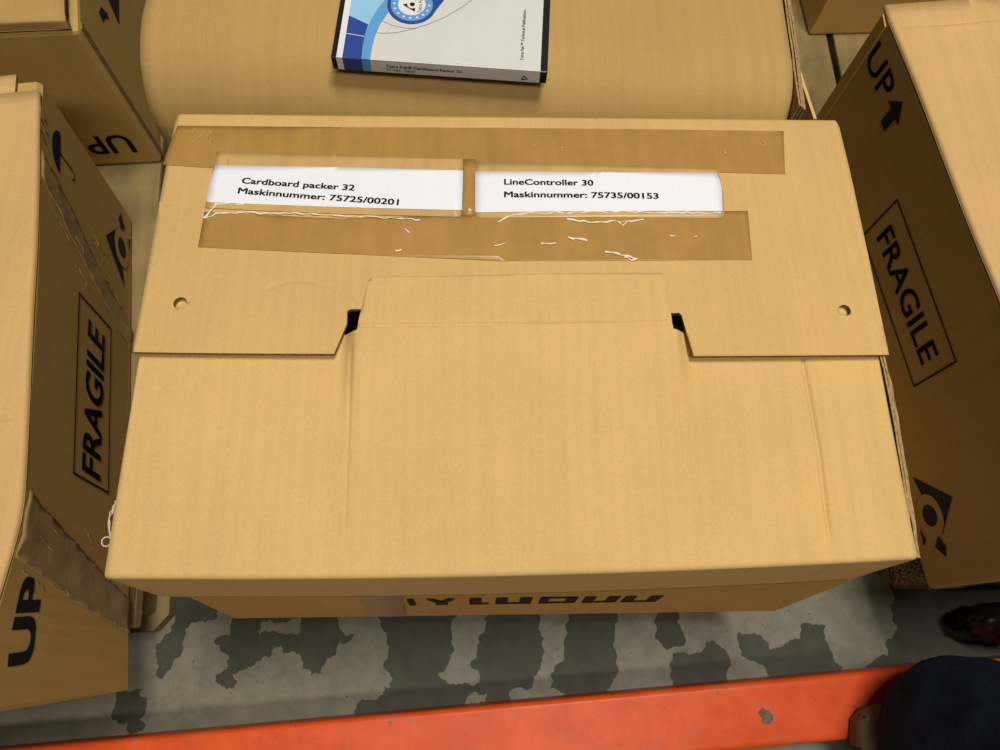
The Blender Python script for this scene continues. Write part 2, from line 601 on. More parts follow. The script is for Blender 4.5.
rear_poly = [(-0.2940, 0.1618), (-0.250, 0.1612), (-0.1950, 0.1606), (-0.1418, 0.1601), (-0.1335, 0.1860), (-0.1340, 0.1975), (-0.1315, 0.1990),
             (-0.1240, 0.1990), (-0.1220, 0.1970), (-0.1215, 0.1890), (0.1208, 0.1862), (0.1212, 0.1945), (0.1300, 0.1950), (0.1318, 0.1930), (0.1327, 0.1865),
             (0.1372, 0.1568), (0.2000, 0.1574), (0.2941, 0.1581), (0.2975, 0.25), (0.2990, 0.3158), (0.2995, 0.386), (0.2975, 0.400), (0.2900, 0.410),
             (-0.2850, 0.410), (-0.2935, 0.400), (-0.2955, 0.386), (-0.2958, 0.30)]
b = sheet(rear_poly, [circle(-0.265, 0.2045, 0.0052), circle(0.2666, 0.1981, 0.0050, 20)], 0.0042, rear_map, 0.0045,
          [-0.2 + 0.0022 * i for i in range(36)], [0.2 + 0.002 * i for i in range(14)] + [0.386 + 0.0016 * i for i in range(10)])
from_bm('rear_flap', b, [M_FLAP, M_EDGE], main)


def zf(x, y):
    """upper face of the front lid panel with its raised tongue"""
    z = T + interp(y, [0, .16, .19, .30], [0, .0085, .0090, .0060]) - 0.0006
    c = smooth(0.139, 0.123, abs(x))
    tz = interp(y, [.06, .12, .165, .19, .235, .25], [0, .0027, .0096, .0124, .0124, .0124])
    if y > 0.188:
        tz = zr(x, y) + 0.0053 + 0.0005 * math.sin(x * 40) - z
    z += c * tz
    z += 0.0009 * math.sin(x * 17 + y * 9) * smooth(0.0, 0.05, y)
    z -= 0.0011 * math.exp(-((x + 0.1295) / 0.0016) ** 2) * smooth(0.02, 0.05, y) * smooth(0.185, 0.165, y)
    xc = interp(y, [0, .0094, .0844, .153], [.230, .2303, .2318, .2293])
    z -= 0.0026 * math.exp(-((x - xc) / 0.0016) ** 2) * smooth(0.005, 0.03, y)
    z -= 0.0007 * math.exp(-((x - xc - 0.014) / 0.003) ** 2) * smooth(0.10, 0.06, y)
    z -= 0.0006 * math.exp(-((x + 0.066) / 0.002) ** 2) * smooth(0.08, 0.12, y)
    z -= 0.0009 * math.exp(-((x - 0.123) / 0.0016) ** 2) * smooth(0.05, 0.10, y) * smooth(0.19, 0.175, y)
    if abs(x) < 0.125:
        z -= 0.0016 * math.exp(-((y - 0.189) / 0.0014) ** 2)
    return z


def front_map(x, y, d):
    R = 0.005
    y0 = -0.0058 + 0.0050 * (x / 0.296) ** 2 + 0.0030 * x / 0.296 + R
    if y >= R:
        return (x, y0 - R + y, zf(x, y) - d)
    s = R - y
    z0 = zf(x, R)
    amax = 1.50
    if s < R * amax:
        a = s / R
        return (x, y0 - (R - d) * math.sin(a), z0 - R + (R - d) * math.cos(a))
    e = s - R * amax
    sx = x * (1 + 0.0 * e)
    return (sx, y0 - (R - d) * math.sin(amax) - e * math.cos(amax), z0 - R + (R - d) * math.cos(amax) - e * math.sin(amax))


front_poly = [(-0.2925, -0.095), (-0.2965, -0.02), (-0.2972, 0.0), (-0.2925, 0.16), (-0.2890, 0.255), (-0.145, 0.255), (-0.140, 0.186), (-0.1335, 0.1850),
              (-0.1250, 0.1855), (-0.1235, 0.1950), (-0.1177, 0.2285), (-0.1150, 0.2312), (0.0, 0.2325), (0.1185, 0.2335), (0.1214, 0.2310), (0.1222, 0.195),
              (0.1232, 0.1835), (0.1310, 0.1830), (0.140, 0.185), (0.145, 0.255), (0.2890, 0.255), (0.2905, 0.155), (0.2944, 0.0), (0.2935, -0.02), (0.285, -0.095)]
b = sheet(front_poly, [], 0.0042, front_map, 0.005,
          [-0.1335 + 0.001 * i for i in range(9)] + [0.2255 + 0.0011 * i for i in range(10)] + [0.119 + 0.001 * i for i in range(9)] + [-0.139 + .003 * i for i in range(3)],
          [0.185 + 0.001 * i for i in range(9)] + [-0.006 + 0.001 * i for i in range(13)])
front = from_bm('front_panel', b, [M_CARD, M_EDGE], main)


# tray body below the lid, front face leaning out a little, with the printed letters
def body_walls(bm):
    zt = T - 0.010
    th = 0.006
    o_t = [(-0.290, 0.006, zt), (0.2985, 0.006, zt), (0.3010, 0.3860, zt - 0.006), (-0.292, 0.3860, zt - 0.006)]
    o_b = [(-0.2945, -0.0200, D + 0.001), (0.3020, -0.0215, D + 0.001), (0.3005, 0.3865, D + 0.001), (-0.2935, 0.3865, D + 0.001)]
    c = Vector((0, 0.19, 0))

    def inner(p, z):
        return (p[0] - th * (1 if p[0] > 0 else -1), p[1] - th * (1 if p[1] > 0.19 else -1), z)
    i_t = [inner(p, p[2]) for p in o_t]
    i_b = [inner(p, D + th) for p in o_b]
    V = o_b + o_t + i_t + i_b
    F = []
    for i in range(4):
        j = (i + 1) % 4
        F += [(i, j, 4 + j, 4 + i), (8 + j, 8 + i, 12 + i, 12 + j)]
    F += [(3, 2, 1, 0), (12, 13, 14, 15)]
    add_geo(bm, V, F, 0)
    add_geo(bm, o_t + i_t, [(i, (i + 1) % 4, 4 + (i + 1) % 4, 4 + i) for i in range(4)], 1)


b = bmesh.new()
body_walls(b)
bmesh.ops.remove_doubles(b, verts=b.verts[:], dist=1e-5)


def on_front(x, z):
    t = (z - D) / (T - 0.010 - D)
    return (x, lerp(-0.0207, 0.006, t) - 0.0009, z)


def glyph(x0, x1, z0=0.230, z1=0.268):
    add_geo(b, [on_front(x0, z0), on_front(x1, z0), on_front(x1, z1), on_front(x0, z1)], [(0, 1, 2, 3)], 2)


def px2x(px):
    return -0.0985 + (px - 408) / 252 * 0.247


for p0, p1 in ((408, 415), (469, 481), (495, 507), (519, 531), (539, 548), (565, 576), (583, 594), (606, 618), (623, 634), (648, 660)):
    glyph(px2x(p0), px2x(p1))
for p0, p1, za, zb in ((469, 489, .230, .237), (495, 531, .230, .237), (539, 576, .230, .238), (539, 576, .261, .268), (583, 618, .230, .238), (623, 660, .230, .238)):
    glyph(px2x(p0), px2x(p1), za, zb)
yx = [px2x(p) for p in (426, 434, 441, 448, 456)]
add_geo(b, [on_front(yx[0], .268), on_front(yx[1], .268), on_front(yx[2], .252), on_front(yx[3], .268), on_front(yx[4], .268),
            on_front(yx[2] + .006, .246), on_front(yx[2] + .006, .230), on_front(yx[2] - .006, .230), on_front(yx[2] - .006, .246)],
        [(0, 8, 2, 1), (2, 5, 4, 3), (8, 7, 6, 5), (8, 5, 2)], 2)
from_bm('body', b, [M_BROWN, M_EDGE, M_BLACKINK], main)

# stacked cut edges of the side flaps showing along the right and left of the lid
for side, xs, zo in ((1, 0.2945, 0.004), (1, 0.2978, 0.006), (1, 0.3012, 0.010), (-1, -0.2960, 0.007)):
    b = bmesh.new()
    pts = []
    n = 24
    rs = random.Random(int(zo * 1e4) + side)
    for i in range(n + 1):
        y = lerp(0.004, 0.300, i / n)
        bulge = 0.0025 * math.sin(math.pi * min(1, y / 0.2)) if side > 0 else 0.0004
        pts.append((xs + bulge * side + rs.uniform(-.0006, .0006), y, T - zo + 0.006 * smooth(0.0, 0.16, y) - 0.004 * smooth(.16, .3, y)))
    V = []
    for (x, y, z) in pts:
        V += [(x - 0.0008, y, z), (x + 0.0008, y, z), (x + 0.0008, y, z - 0.09), (x - 0.0008, y, z - 0.09)]
    F, mi = [], []
    for i in range(n):
        a, c = 4 * i, 4 * i + 4
        F += [(a, a + 1, c + 1, c), (a + 1, a + 2, c + 2, c + 1), (a + 2, a + 3, c + 3, c + 2), (a + 3, a, c, c + 3)]
    F += [(0, 3, 2, 1), (4 * n, 4 * n + 1, 4 * n + 2, 4 * n + 3)]
    add_geo(b, V, F, 0)
    from_bm('side_flap', b, [M_LAYER], main)


# tapes and labels on the rear flap
def on_flap(off):
    return lambda x, y, d=0.0: (rear_map(x, y, 0)[0], rear_map(x, y, 0)[1], rear_map(x, y, 0)[2] + off - d)


def off_flap(x, y, off):
    p = rear_map(x, y, 0)
    return (p[0], p[1], p[2] + off)


t1 = [(-0.2925, 0.3824), (-0.0276, 0.3835), (0.2467, 0.3819), (0.2398, 0.3323), (-0.0323, 0.3400), (-0.2537, 0.3360), (-0.2984, 0.3373)]
t1 = [(-0.2925, 0.3800), (-0.1500, 0.3800), (-0.0276, 0.3806), (0.1200, 0.3806), (0.2467, 0.3800), (0.2430, 0.355), (0.2398, 0.3323), (0.1, 0.3350), (-0.0323, 0.3380), (-0.15, 0.3350), (-0.2537, 0.3345), (-0.2984, 0.3373), (-0.2960, 0.36)]
b = sheet(t1, [], 0.0004, lambda x, y, d: off_flap(x, y, 0.0007 - d), 0.008, edge_mi=0)
for k, (x, y) in enumerate(((-0.278, 0.374), (-0.272, 0.369), (-0.276, 0.364), (-0.264, 0.372), (-0.262, 0.362), (0.02, 0.362), (0.045, 0.358), (0.225, 0.366), (-0.245, 0.341), (0.19, 0.357))):
    rw = random.Random(60 + k)
    add_tube(b, [off_flap(x + rw.uniform(-.002, .002), y + 0.002 * q - 0.004, 0.0012) for q in range(5)], [0.0004, 0.0006, 0.0007, 0.0005, 0.0002], 5, 2)
from_bm('tape_strip', b, [M_TAPE, M_CREASE, M_SCUFF], main, label='long brown packing tape strip above the labels')

t2 = [(-0.2575, 0.2900), (-0.1453, 0.2840), (-0.0326, 0.2875), (0.201, 0.2934), (0.1972, 0.2448), (0.09, 0.2430), (-0.0124, 0.2424), (-0.1348, 0.2496), (-0.258, 0.2559)]
b = sheet(t2, [], 0.0004, lambda x, y, d: off_flap(x, y, 0.0007 - d), 0.006, edge_mi=0)


def wrinkle(bm, pts, r=0.0008, off=0.0017, jit=0.0010, mi=1, seed=1):
    rw = random.Random(seed)
    out = []
    for i in range(len(pts) - 1):
        n = max(2, int(math.hypot(pts[i + 1][0] - pts[i][0], pts[i + 1][1] - pts[i][1]) / 0.004))
        for k in range(n):
            x, y = lerp(pts[i][0], pts[i + 1][0], k / n), lerp(pts[i][1], pts[i + 1][1], k / n)
            out.append(off_flap(x + rw.uniform(-jit, jit), y + rw.uniform(-jit, jit), off))
    x, y = pts[-1]
    out.append(off_flap(x, y, off))
    add_tube(bm, out, [r * rw.uniform(0.25, 1.25) for _ in out], 6, mi)


for k, pts in enumerate([
    [(-0.2487, 0.2968), (-0.2530, 0.2890), (-0.2575, 0.2829), (-0.2530, 0.2842), (-0.2483, 0.2869), (-0.228, 0.2889), (-0.1785, 0.2882), (-0.1286, 0.2855), (-0.0786, 0.2818)],
    [(-0.2487, 0.2968), (-0.2380, 0.2985), (-0.2260, 0.2975)],
    [(-0.0151, 0.2782), (-0.0032, 0.2862), (0.0095, 0.2883), (0.0733, 0.2896), (0.1764, 0.2902)],
    [(0.0448, 0.2824), (0.0641, 0.2795), (0.0939, 0.2807), (0.1094, 0.2828)], [(0.088, 0.281), (0.0915, 0.2765), (0.0955, 0.281)],
    [(0.0739, 0.2502), (0.0886, 0.2474), (0.1009, 0.2445), (0.0960, 0.2430), (0.0900, 0.2462)],
    [(0.0438, 0.2640), (0.0520, 0.2630), (0.0600, 0.2615)], [(-0.0165, 0.2570), (-0.0080, 0.2590)], [(0.022, 0.2575), (0.034, 0.2590)],
    [(-0.0915, 0.2740), (-0.0870, 0.2690)], [(-0.0980, 0.2520), (-0.0930, 0.2530)], [(0.130, 0.2665), (0.1345, 0.2670)], [(0.150, 0.2665), (0.1530, 0.2668)]]):
    wrinkle(b, pts, 0.0007 if k not in (5, 6) else 0.0010, seed=k)
from_bm('tape_strip', b, [M_TAPE, M_CREASE], main, label='wrinkled brown packing tape strip below the labels')

tv = [(-0.0440, 0.345), (-0.0315, 0.345), (-0.0315, 0.286), (-0.0440, 0.286)]
b = sheet(tv, [], 0.0003, lambda x, y, d: off_flap(x, y, 0.0013 - d), 0.01, edge_mi=0)
from_bm('tape_strip', b, [M_TAPE], main, label='narrow brown tape between the two labels')


def make_label(backing, poly, lines, lab, seed):
    bb = sheet(backing, [], 0.0003, lambda x, y, d: off_flap(x, y, 0.0013 - d), 0.008, edge_mi=0)
    from_bm('label_backing', bb, [M_CLEAR], main)
    bp = sheet(poly, [], 0.0003, lambda x, y, d: off_flap(x, y, 0.0019 - d), 0.008, edge_mi=0)
    for s, st, en in lines:
        place_text(bp, s, st, en, lambda x, y: off_flap(x, y, 0.0024), 1, bold=0.05, height=0.0058)
    from_bm('paper_label', bp, [M_PAPER, M_BLACKINK], main, label=lab)


make_label([(-0.2549, 0.3517), (-0.15, 0.3490), (-0.0428, 0.345), (-0.0444, 0.285), (-0.15, 0.2885), (-0.2573, 0.2937)],
           [(-0.2537, 0.3367), (-0.1484, 0.3355), (-0.0427, 0.3321), (-0.0436, 0.2912), (-0.1542, 0.2950), (-0.2565, 0.2990), (-0.2568, 0.312), (-0.2558, 0.325)],
           [('Cardboard packer 32', (-0.2297, 0.3210), (-0.1343, 0.3140)), ('Maskinnummer: 75725/00201', (-0.2317, 0.3108), (-0.0966, 0.2992))],
           'left white paper label reading Cardboard packer 32', 1)
make_label([(-0.0323, 0.3418), (0.1807, 0.3361), (0.1815, 0.3100), (0.1798, 0.2902), (0.1774, 0.2851), (-0.0326, 0.284)],
           [(-0.0324, 0.3312), (0.0762, 0.331), (0.1785, 0.3318), (0.1803, 0.3240), (0.1808, 0.3149), (0.1784, 0.2922), (0.0734, 0.2906), (-0.0326, 0.289)],
           [('LineController 30', (-0.0076, 0.3200), (0.0692, 0.3193)), ('Maskinnummer: 75735/00153', (-0.0079, 0.3070), (0.1244, 0.3064))],
           'right white paper label reading LineController 30', 2)

# brown tape wrapped over the front wall and a torn paper fringe on the left
b = bmesh.new()
add_geo(b, [(x, on_front(x, z)[1] - 0.0012, z) for x, z in ((-0.135, 0.36), (-0.098, 0.36), (-0.108, 0.16), (-0.146, 0.16))], [(0, 3, 2, 1)])
from_bm('tape_strip', b, [M_TAPE_OLD], main, label='greyish tape strip on the front wall')
b = bmesh.new()
rr = random.Random(8)
for s in range(3):
    pts = [(-0.2975 - 0.003 * math.sin(i * 0.5) - rr.uniform(0, .002), 0.052 - i * 0.0042, T - 0.004 + rr.uniform(-.002, .002)) for i in range(8)]
    add_tube(b, pts, 0.0005, 5)
pts = [(-0.3010 + 0.0035 * math.cos(a), 0.0225 + 0.0035 * math.sin(a), T - 0.004) for a in [i * 0.7 for i in range(10)]]
add_tube(b, pts, 0.0006, 5)
from_bm('torn_paper', b, [plain('torn_white_paper', (0.62, 0.52, 0.36), 0.8)], main, label='pale torn paper fringe on the left edge')


# ------------------------------------------------------------------ cartons around it
def carton(name_root, A, B, z0, z1, depth, mat_side, mat_top, flip, bev=0.006):
    """box whose visible wall runs from A (near) to B (far); depth extends away (flip = -1 to the left, 1 to the right)"""
    A, B = Vector(A), Vector(B)
    d = (B - A).normalized()
    n = Vector((d.y, -d.x)) * flip
    c = (A + B) / 2 + n * depth / 2
    L = (B - A).length
    rz = math.atan2(-d.x, d.y)
    bm = bmesh.new()
    add_box(bm, (c.x, c.y, (z0 + z1) / 2), (depth, L, z1 - z0), rz, bevel=bev)
    bm.normal_update()
    for f in bm.faces:
        f.smooth = False
    return bm, A, d, n


def wall_fn(A, d, n, off=0.0008):
    return lambda u, v: (A.x + d.x * u - n.x * off, A.y + d.y * u - n.y * off, v)


def frame(bm, fn, u0, u1, v0, v1, w, mi):
    P = [(u0, v0), (u1, v0), (u1, v1), (u0, v1)]
    s = 1 if u1 > u0 else -1
    Q = [(u0 + w * s, v0 + w), (u1 - w * s, v0 + w), (u1 - w * s, v1 - w), (u0 + w * s, v1 - w)]
    add_geo(bm, [fn(*p) for p in P + Q], [(i, (i + 1) % 4, 4 + (i + 1) % 4, 4 + i) for i in range(4)], mi)


def logo(bm, fn, c, k, sgn, mi_ink, mi_card):
    """dark triangle with a ring and disc and two small wedges; sgn is the reading direction along the wall"""
    u, v = c

    def g(pts, mi, off):
        add_geo(bm, [fn(u + sgn * a * k, v + e * k, off) for a, e in pts], [list(range(len(pts)))], mi)
    g([(-.046, -.010), (-.012, .047), (.022, .010)], mi_ink, .0008)
    g(circle(0, 0, .0235, 32, 0.95), mi_card, .0012)
    g(circle(0, 0, .0120, 24, 1.05), mi_ink, .0016)
    g([(.022, .002), (.034, .009), (.046, .004), (.034, -.010)], mi_ink, .0008)
    g([(.010, -.027), (.024, -.022), (.030, -.030)], mi_ink, .0008)


# -- left carton
AL, BL = (-0.3964, -0.0902), (-0.4763, 0.4749)
left = thing('cardboard_box', 'kraft cardboard box marked FRAGILE left of the big labelled box', 'box', (-0.62, 0.17, D))
A = Vector(AL)
d = (Vector(BL) - A).normalized()
n = Vector((-d.y, d.x))
LL = (Vector(BL) - A).length


def lean(u):
    return 0.0225 * smooth(0.02, 0.16, u) - 0.005 * smooth(0.35, 0.56, u)


def fn(u, v, off=0.0009):
    t = (v - D) / (ZS - D)
    w_ = -lean(u) * t - off
    return (A.x + d.x * u + n.x * w_, A.y + d.y * u + n.y * w_, v)


bm = bmesh.new()
NU = 40
V, F = [], []
for i in range(NU + 1):
    u = LL * i / NU
    for (w_, z) in ((0.004, D + 0.0005), (0.0, D + 0.005), (-lean(u) * 0.985, ZS - 0.005), (0.004 - lean(u), ZS), (0.386, ZS), (0.39, ZS - 0.005), (0.39, D + 0.0005)):
        V.append((A.x + d.x * u + n.x * w_, A.y + d.y * u + n.y * w_, z))
for i in range(NU):
    for k in range(7):
        F.append((7 * i + k, 7 * i + (k + 1) % 7, 7 * i + 7 + (k + 1) % 7, 7 * i + 7 + k))
F += [tuple(range(7)), tuple(range(7 * NU, 7 * NU + 7))]
add_geo(bm, V, F, 0)
frame(bm, fn, 0.1945, 0.3855, 0.2170, 0.3085, 0.0024, 1)
place_text(bm, 'FRAGILE', (0.2030, 0.2660), (0.3670, 0.2600), fn, 1, bold=0.05, height=0.046)
place_text(bm, 'UP', (0.0290, 0.3540), (0.0970, 0.3590), fn, 1, bold=0.08, height=0.034)
# umbrella and drops
uc, vc = 0.519, 0.3580
dome = [fn(uc + 0.024 * math.cos(a), vc + 0.017 * math.sin(a)) for a in [math.pi * k / 14 for k in range(15)]]
add_geo(bm, dome, [list(range(15))], 1)
hp = [(uc, vc), (uc, vc - 0.030), (uc - 0.003, vc - 0.036), (uc - 0.009, vc - 0.036), (uc - 0.011, vc - 0.030)]
for (u0, v0), (u1, v1) in zip(hp, hp[1:]):
    du, dv = (u1 - u0), (v1 - v0)
    L = math.hypot(du, dv)
    pu, pv = -dv / L * 0.0009, du / L * 0.0009
    add_geo(bm, [fn(u0 + pu, v0 + pv), fn(u0 - pu, v0 - pv), fn(u1 - pu, v1 - pv), fn(u1 + pu, v1 + pv)], [(0, 1, 2, 3)], 1)
for k, (du, dv) in enumerate(((-0.012, 0.028), (0.0, 0.024), (0.012, 0.028), (-0.006, 0.036), (0.007, 0.036))):
    add_geo(bm, [fn(uc + du - 0.0012, vc + dv), fn(uc + du + 0.0012, vc + dv), fn(uc + du + 0.003, vc + dv + 0.006), fn(uc + du + 0.001, vc + dv + 0.006)], [(0, 1, 2, 3)], 1)
logo(bm, fn, (0.508, 0.186), 1.05, 1, 1, 0)
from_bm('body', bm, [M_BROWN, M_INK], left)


def top_flap(parent, A, d, n, u0, u1, w0, w1, z, mat, wav=0.001, seed=0, tilt=0.0, th=0.004, fold=True, dents=(), lean_fn=None, drop=0.0005):
    """lid flap on a carton (u along the wall, w inwards); its near edge folds down over the wall"""
    rt = random.Random(seed)
    R = 0.0045
    wa = R - R * 1.57 - drop if fold else w0
    poly = []
    for k in range(13):
        poly.append((lerp(u0, u1, k / 12), wa))
    for k in range(1, 9):
        poly.append((u1 + rt.uniform(-.0008, .0008), lerp(wa, w1, k / 8)))
    for k in range(1, 13):
        poly.append((lerp(u1, u0, k / 12), w1 + rt.uniform(-.001, .001)))
    for k in range(1, 8):
        poly.append((u0 + rt.uniform(-.0008, .0008), lerp(w1, wa, k / 8)))

    def f(u, w_, dd):
        zz = z + th + wav * math.sin(u * 21 + w_ * 12 + seed) + tilt * max(w_ - w0, 0)
        for (ud, dep, wid) in dents:
            zz -= smooth(R, 0.02, w_) * dep * math.exp(-((u - ud) / wid) ** 2) * (0.6 + 0.4 * math.sin(w_ * 70 + ud * 50))
        ww = w_
        if fold and w_ < R:
            q = R - w_
            a = min(q / R, 1.57)
            ww = R - (R - dd) * math.sin(a)
            zz += -R + (R - dd) * math.cos(a) - max(q - R * 1.57, 0)
        else:
            zz -= dd
        ww -= 0.0005
        if lean_fn:
            ww -= lean_fn(u)
        return (A.x + d.x * u + n.x * ww, A.y + d.y * u + n.y * ww, zz)
    ex = [ud + k * wid * 0.5 for (ud, dep, wid) in dents for k in range(-4, 5)]
    bb = sheet(poly, [], th, f, 0.02, [x for x in ex if u0 < x < u1], [wa + 0.001 * k for k in range(1, 13)] if fold else [])
    return from_bm('lid_flap', bb, [mat, M_EDGE], parent)


top_flap(left, A, d, n, -0.002, LL - 0.014, 0.002, 0.385, ZS, M_TOP, seed=1, dents=((0.222, 0.0022, 0.0022), (0.105, 0.0018, 0.0020), (0.112, -0.0015, 0.004)), lean_fn=lean)
top_flap(left, A, d, n, LL - 0.0145, LL + 0.008, 0.022, 0.385, ZS - 0.0005, M_TOP, seed=3, fold=False, lean_fn=lean)


def wall_tape(parent, fw, poly, mat, lab, seed, wrinkles=6, amp=0.0012):
    rt = random.Random(seed)
    ph = rt.uniform(0, 6)

    def f(u, v, dd):
        o = 0.0012 + amp * (0.5 + 0.5 * math.sin(u * 160 + v * 90 + ph)) * (0.5 + 0.5 * math.sin(v * 40 - u * 210)) - dd
        return fw(u, v, o)
    bb = sheet(poly, [], 0.0003, f, 0.007, edge_mi=0)
    for k in range(wrinkles):
        us = [p[0] for p in poly]
        vs = [p[1] for p in poly]
        u = rt.uniform(min(us) + .006, max(us) - .006)
        v = rt.uniform(min(vs) + .02, max(vs) - .04)
        L = rt.uniform(0.015, 0.05)
        pts = []
        for i in range(7):
            uu, vv = u + rt.uniform(-.0015, .0015) + 0.010 * math.sin(i * 0.25), v + L * i / 6
            pts.append(f(uu, vv, -0.0004))
        add_tube(bb, pts, [0.0005 * rt.uniform(0.3, 1.1) for _ in pts], 5, 0)
    return from_bm('tape_strip', bb, [mat], parent, label=lab)


wall_tape(left, fn, [(0.056, 0.150), (0.092, 0.150), (0.116, 0.235), (0.1400, 0.326), (0.1530, 0.375), (0.160, 0.396), (0.108, 0.396), (0.100, 0.360), (0.083, 0.290), (0.066, 0.200)],
          M_TAPE_OLD, 'crumpled greyish tape on the near end of the wall', 5, 7, 0.0020)
wall_tape(left, fn, [(0.384, 0.150), (0.412, 0.150), (0.440, 0.25), (0.470, 0.33), (0.492, 0.396), (0.462, 0.396), (0.436, 0.33), (0.402, 0.22)], M_TAPE_OLD,
          'crumpled brown tape past the FRAGILE frame', 6, 7, 0.0016)

# -- right carton
AR, BR = (0.4819, -0.0014), (0.4113, 0.5852)
right = thing('cardboard_box', 'kraft cardboard box marked FRAGILE right of the big labelled box', 'box', (0.64, 0.31, D))
A = Vector(AR)
d = (Vector(BR) - A).normalized()
n = Vector((d.y, -d.x))
LR = (Vector(BR) - A).length
c = (A + Vector(BR)) / 2 + n * 0.39 / 2
rzR = math.atan2(-d.x, d.y)
bm = bmesh.new()
add_box(bm, (c.x, c.y, (D + ZS) / 2), (0.39, LR, ZS - D), rzR, bevel=0.006)
fn = wall_fn(A, d, n)
frame(bm, fn, 0.4065, 0.2125, 0.2400, 0.3195, 0.0022, 1)
place_text(bm, 'FRAGILE', (0.3890, 0.2800), (0.2290, 0.2815), fn, 1, bold=0.03, height=0.032, flip=-1)
place_text(bm, 'UP', (0.5710, 0.3640), (0.5110, 0.3625), fn, 1, bold=0.02, height=0.032, flip=-1)
ua, va = 0.4885, 0.357
add_geo(bm, [fn(ua + a, va + e) for a, e in ((-0.007, -0.020), (0.007, -0.020), (0.007, 0.002), (0.017, 0.002), (0.0, 0.021), (-0.017, 0.002), (-0.007, 0.002))],
        [(0, 1, 2, 6), (5, 6, 2, 3, 4)], 1)
logo(bm, lambda u, v, o=0.0008: wall_fn(A, d, n, o)(u, v), (0.077, 0.195), 1.0, -1, 1, 0)
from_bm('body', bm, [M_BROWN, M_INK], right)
top_flap(right, A, d, n, -0.002, LR + 0.004, 0.002, 0.388, ZS, M_TOP, seed=4, dents=((LR - 0.028, 0.0022, 0.0022), (LR - 0.034, -0.0012, 0.004)))
# joint flap glued along the far upright corner
bj = bmesh.new()
f1 = wall_fn(A, d, n, 0.0022)
f0 = wall_fn(A, d, n, 0.0002)
P = [(LR - 0.017, D + 0.004), (LR - 0.003, D + 0.004), (LR - 0.003, ZS - 0.003), (LR - 0.017, ZS - 0.006)]
add_geo(bj, [f1(*p) for p in P] + [f0(*p) for p in P], [(0, 1, 2, 3), (0, 4, 5, 1), (1, 5, 6, 2), (2, 6, 7, 3), (3, 7, 4, 0), (7, 6, 5, 4)])
from_bm('joint_flap', bj, [M_BROWN], right)

# -- carton at the back left, standing upside down
rear_left = thing('cardboard_box', 'kraft cardboard box with upside-down UP print behind the left box', 'box', (-0.64, 0.72, D))
AT = Vector((-0.4500, 0.5663))
yT = math.atan2(-0.07, -1.0)
dT = Vector((-1.0, -0.07)).normalized()         # along the near wall to the left
nT = Vector((-0.20, 1.0)).normalized()          # away from the camera
ZT = 0.388
bm = bmesh.new()
Q = [AT, AT + dT * 0.40, AT + dT * 0.40 + nT * 0.58, AT + nT * 0.58]
add_geo(bm, [(p.x, p.y, D + .0005) for p in Q] + [(p.x, p.y, ZT - 0.013) for p in Q],
        [(0, 1, 2, 3), (4, 7, 6, 5)] + [(i, (i + 1) % 4, 4 + (i + 1) % 4, 4 + i) for i in range(4)])
bmesh.ops.bevel(bm, geom=bm.edges[:], offset=0.005, segments=2, affect='EDGES', profile=0.6)
fT = lambda u, v: (AT.x + dT.x * u - nT.x * 0.0008, AT.y + dT.y * u - nT.y * 0.0008, v)
place_text(bm, 'UP', (0.0220, 0.188), (0.0800, 0.188), fT, 1, bold=0.03, height=0.036, flip=-1)
dT2, nT2 = nT, dT
fR = lambda u, v, o=0.0008: (AT.x + nT.x * u - dT.x * o, AT.y + nT.y * u - dT.y * o, v)
add_geo(bm, [fR(u, v) for u, v in ((0.118, 0.268), (0.146, 0.345), (0.180, 0.262))], [(0, 1, 2)], 1)
add_geo(bm, [fR(u, v) for u, v in ((0.074, 0.315), (0.078, 0.325), (0.094, 0.318), (0.102, 0.300), (0.096, 0.298), (0.088, 0.308))], [(0, 1, 2, 3, 4, 5)], 1)
from_bm('body', bm, [M_BROWN, M_INK], rear_left)
# open gap of the wall's cut edge along the near right corner
bj = bmesh.new()
pts = [fR(0.008, D + 0.004, 0.0014), fR(0.017, D + 0.004, 0.0014), fR(0.017, ZT - 0.018, 0.0014), fR(0.008, ZT - 0.018, 0.0014)]
pts2 = [fR(0.008, D + 0.004, 0.0), fR(0.017, D + 0.004, 0.0), fR(0.017, ZT - 0.018, 0.0), fR(0.008, ZT - 0.018, 0.0)]
add_geo(bj, pts + pts2, [(0, 1, 2, 3), (0, 4, 5, 1), (1, 5, 6, 2), (2, 6, 7, 3), (3, 7, 4, 0), (7, 6, 5, 4)])
from_bm('board_edge', bj, [M_EDGE], rear_left, label='dark cut board edge along the upright corner')
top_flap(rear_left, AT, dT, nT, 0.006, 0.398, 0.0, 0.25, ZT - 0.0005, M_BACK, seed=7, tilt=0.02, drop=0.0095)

# -- carton behind the big one, with a rounded front edge
back = thing('cardboard_box', 'kraft cardboard box behind the big one with the disc case on top', 'box', (0, 0.62, D))
FL, FR_ = Vector((-0.347, 0.4320)), Vector((0.2676, 0.4065))
dB = (FR_ - FL).normalized()
nB = Vector((-dB.y, dB.x))
WB = (FR_ - FL).length


def back_map(x, y, d):
    """flat pattern: x along the front edge, y backwards; y below 0 folds down over the front wall"""
    R = 0.085 - 0.025 * x / WB
    sag = 0.0015 * math.sin(x * 9) * smooth(0.0, 0.08, y)
    sag -= 0.001 * math.exp(-((x - 0.125) / 0.003) ** 2) + 0.0008 * math.exp(-((x - 0.43) / 0.003) ** 2)
    if y >= R:
        yy, z = y, T - d + sag
    else:
        s = R - y
        am = 1.57
        a = min(s / R, am)
        yy = R - (R - d) * math.sin(a)
        z = T - R + (R - d) * math.cos(a) + sag
        if s > R * am:
            e = s - R * am
            yy -= e * math.cos(am)
            z -= e * math.sin(am)
    p = FL + dB * x + nB * yy
    return (p.x, p.y, z)


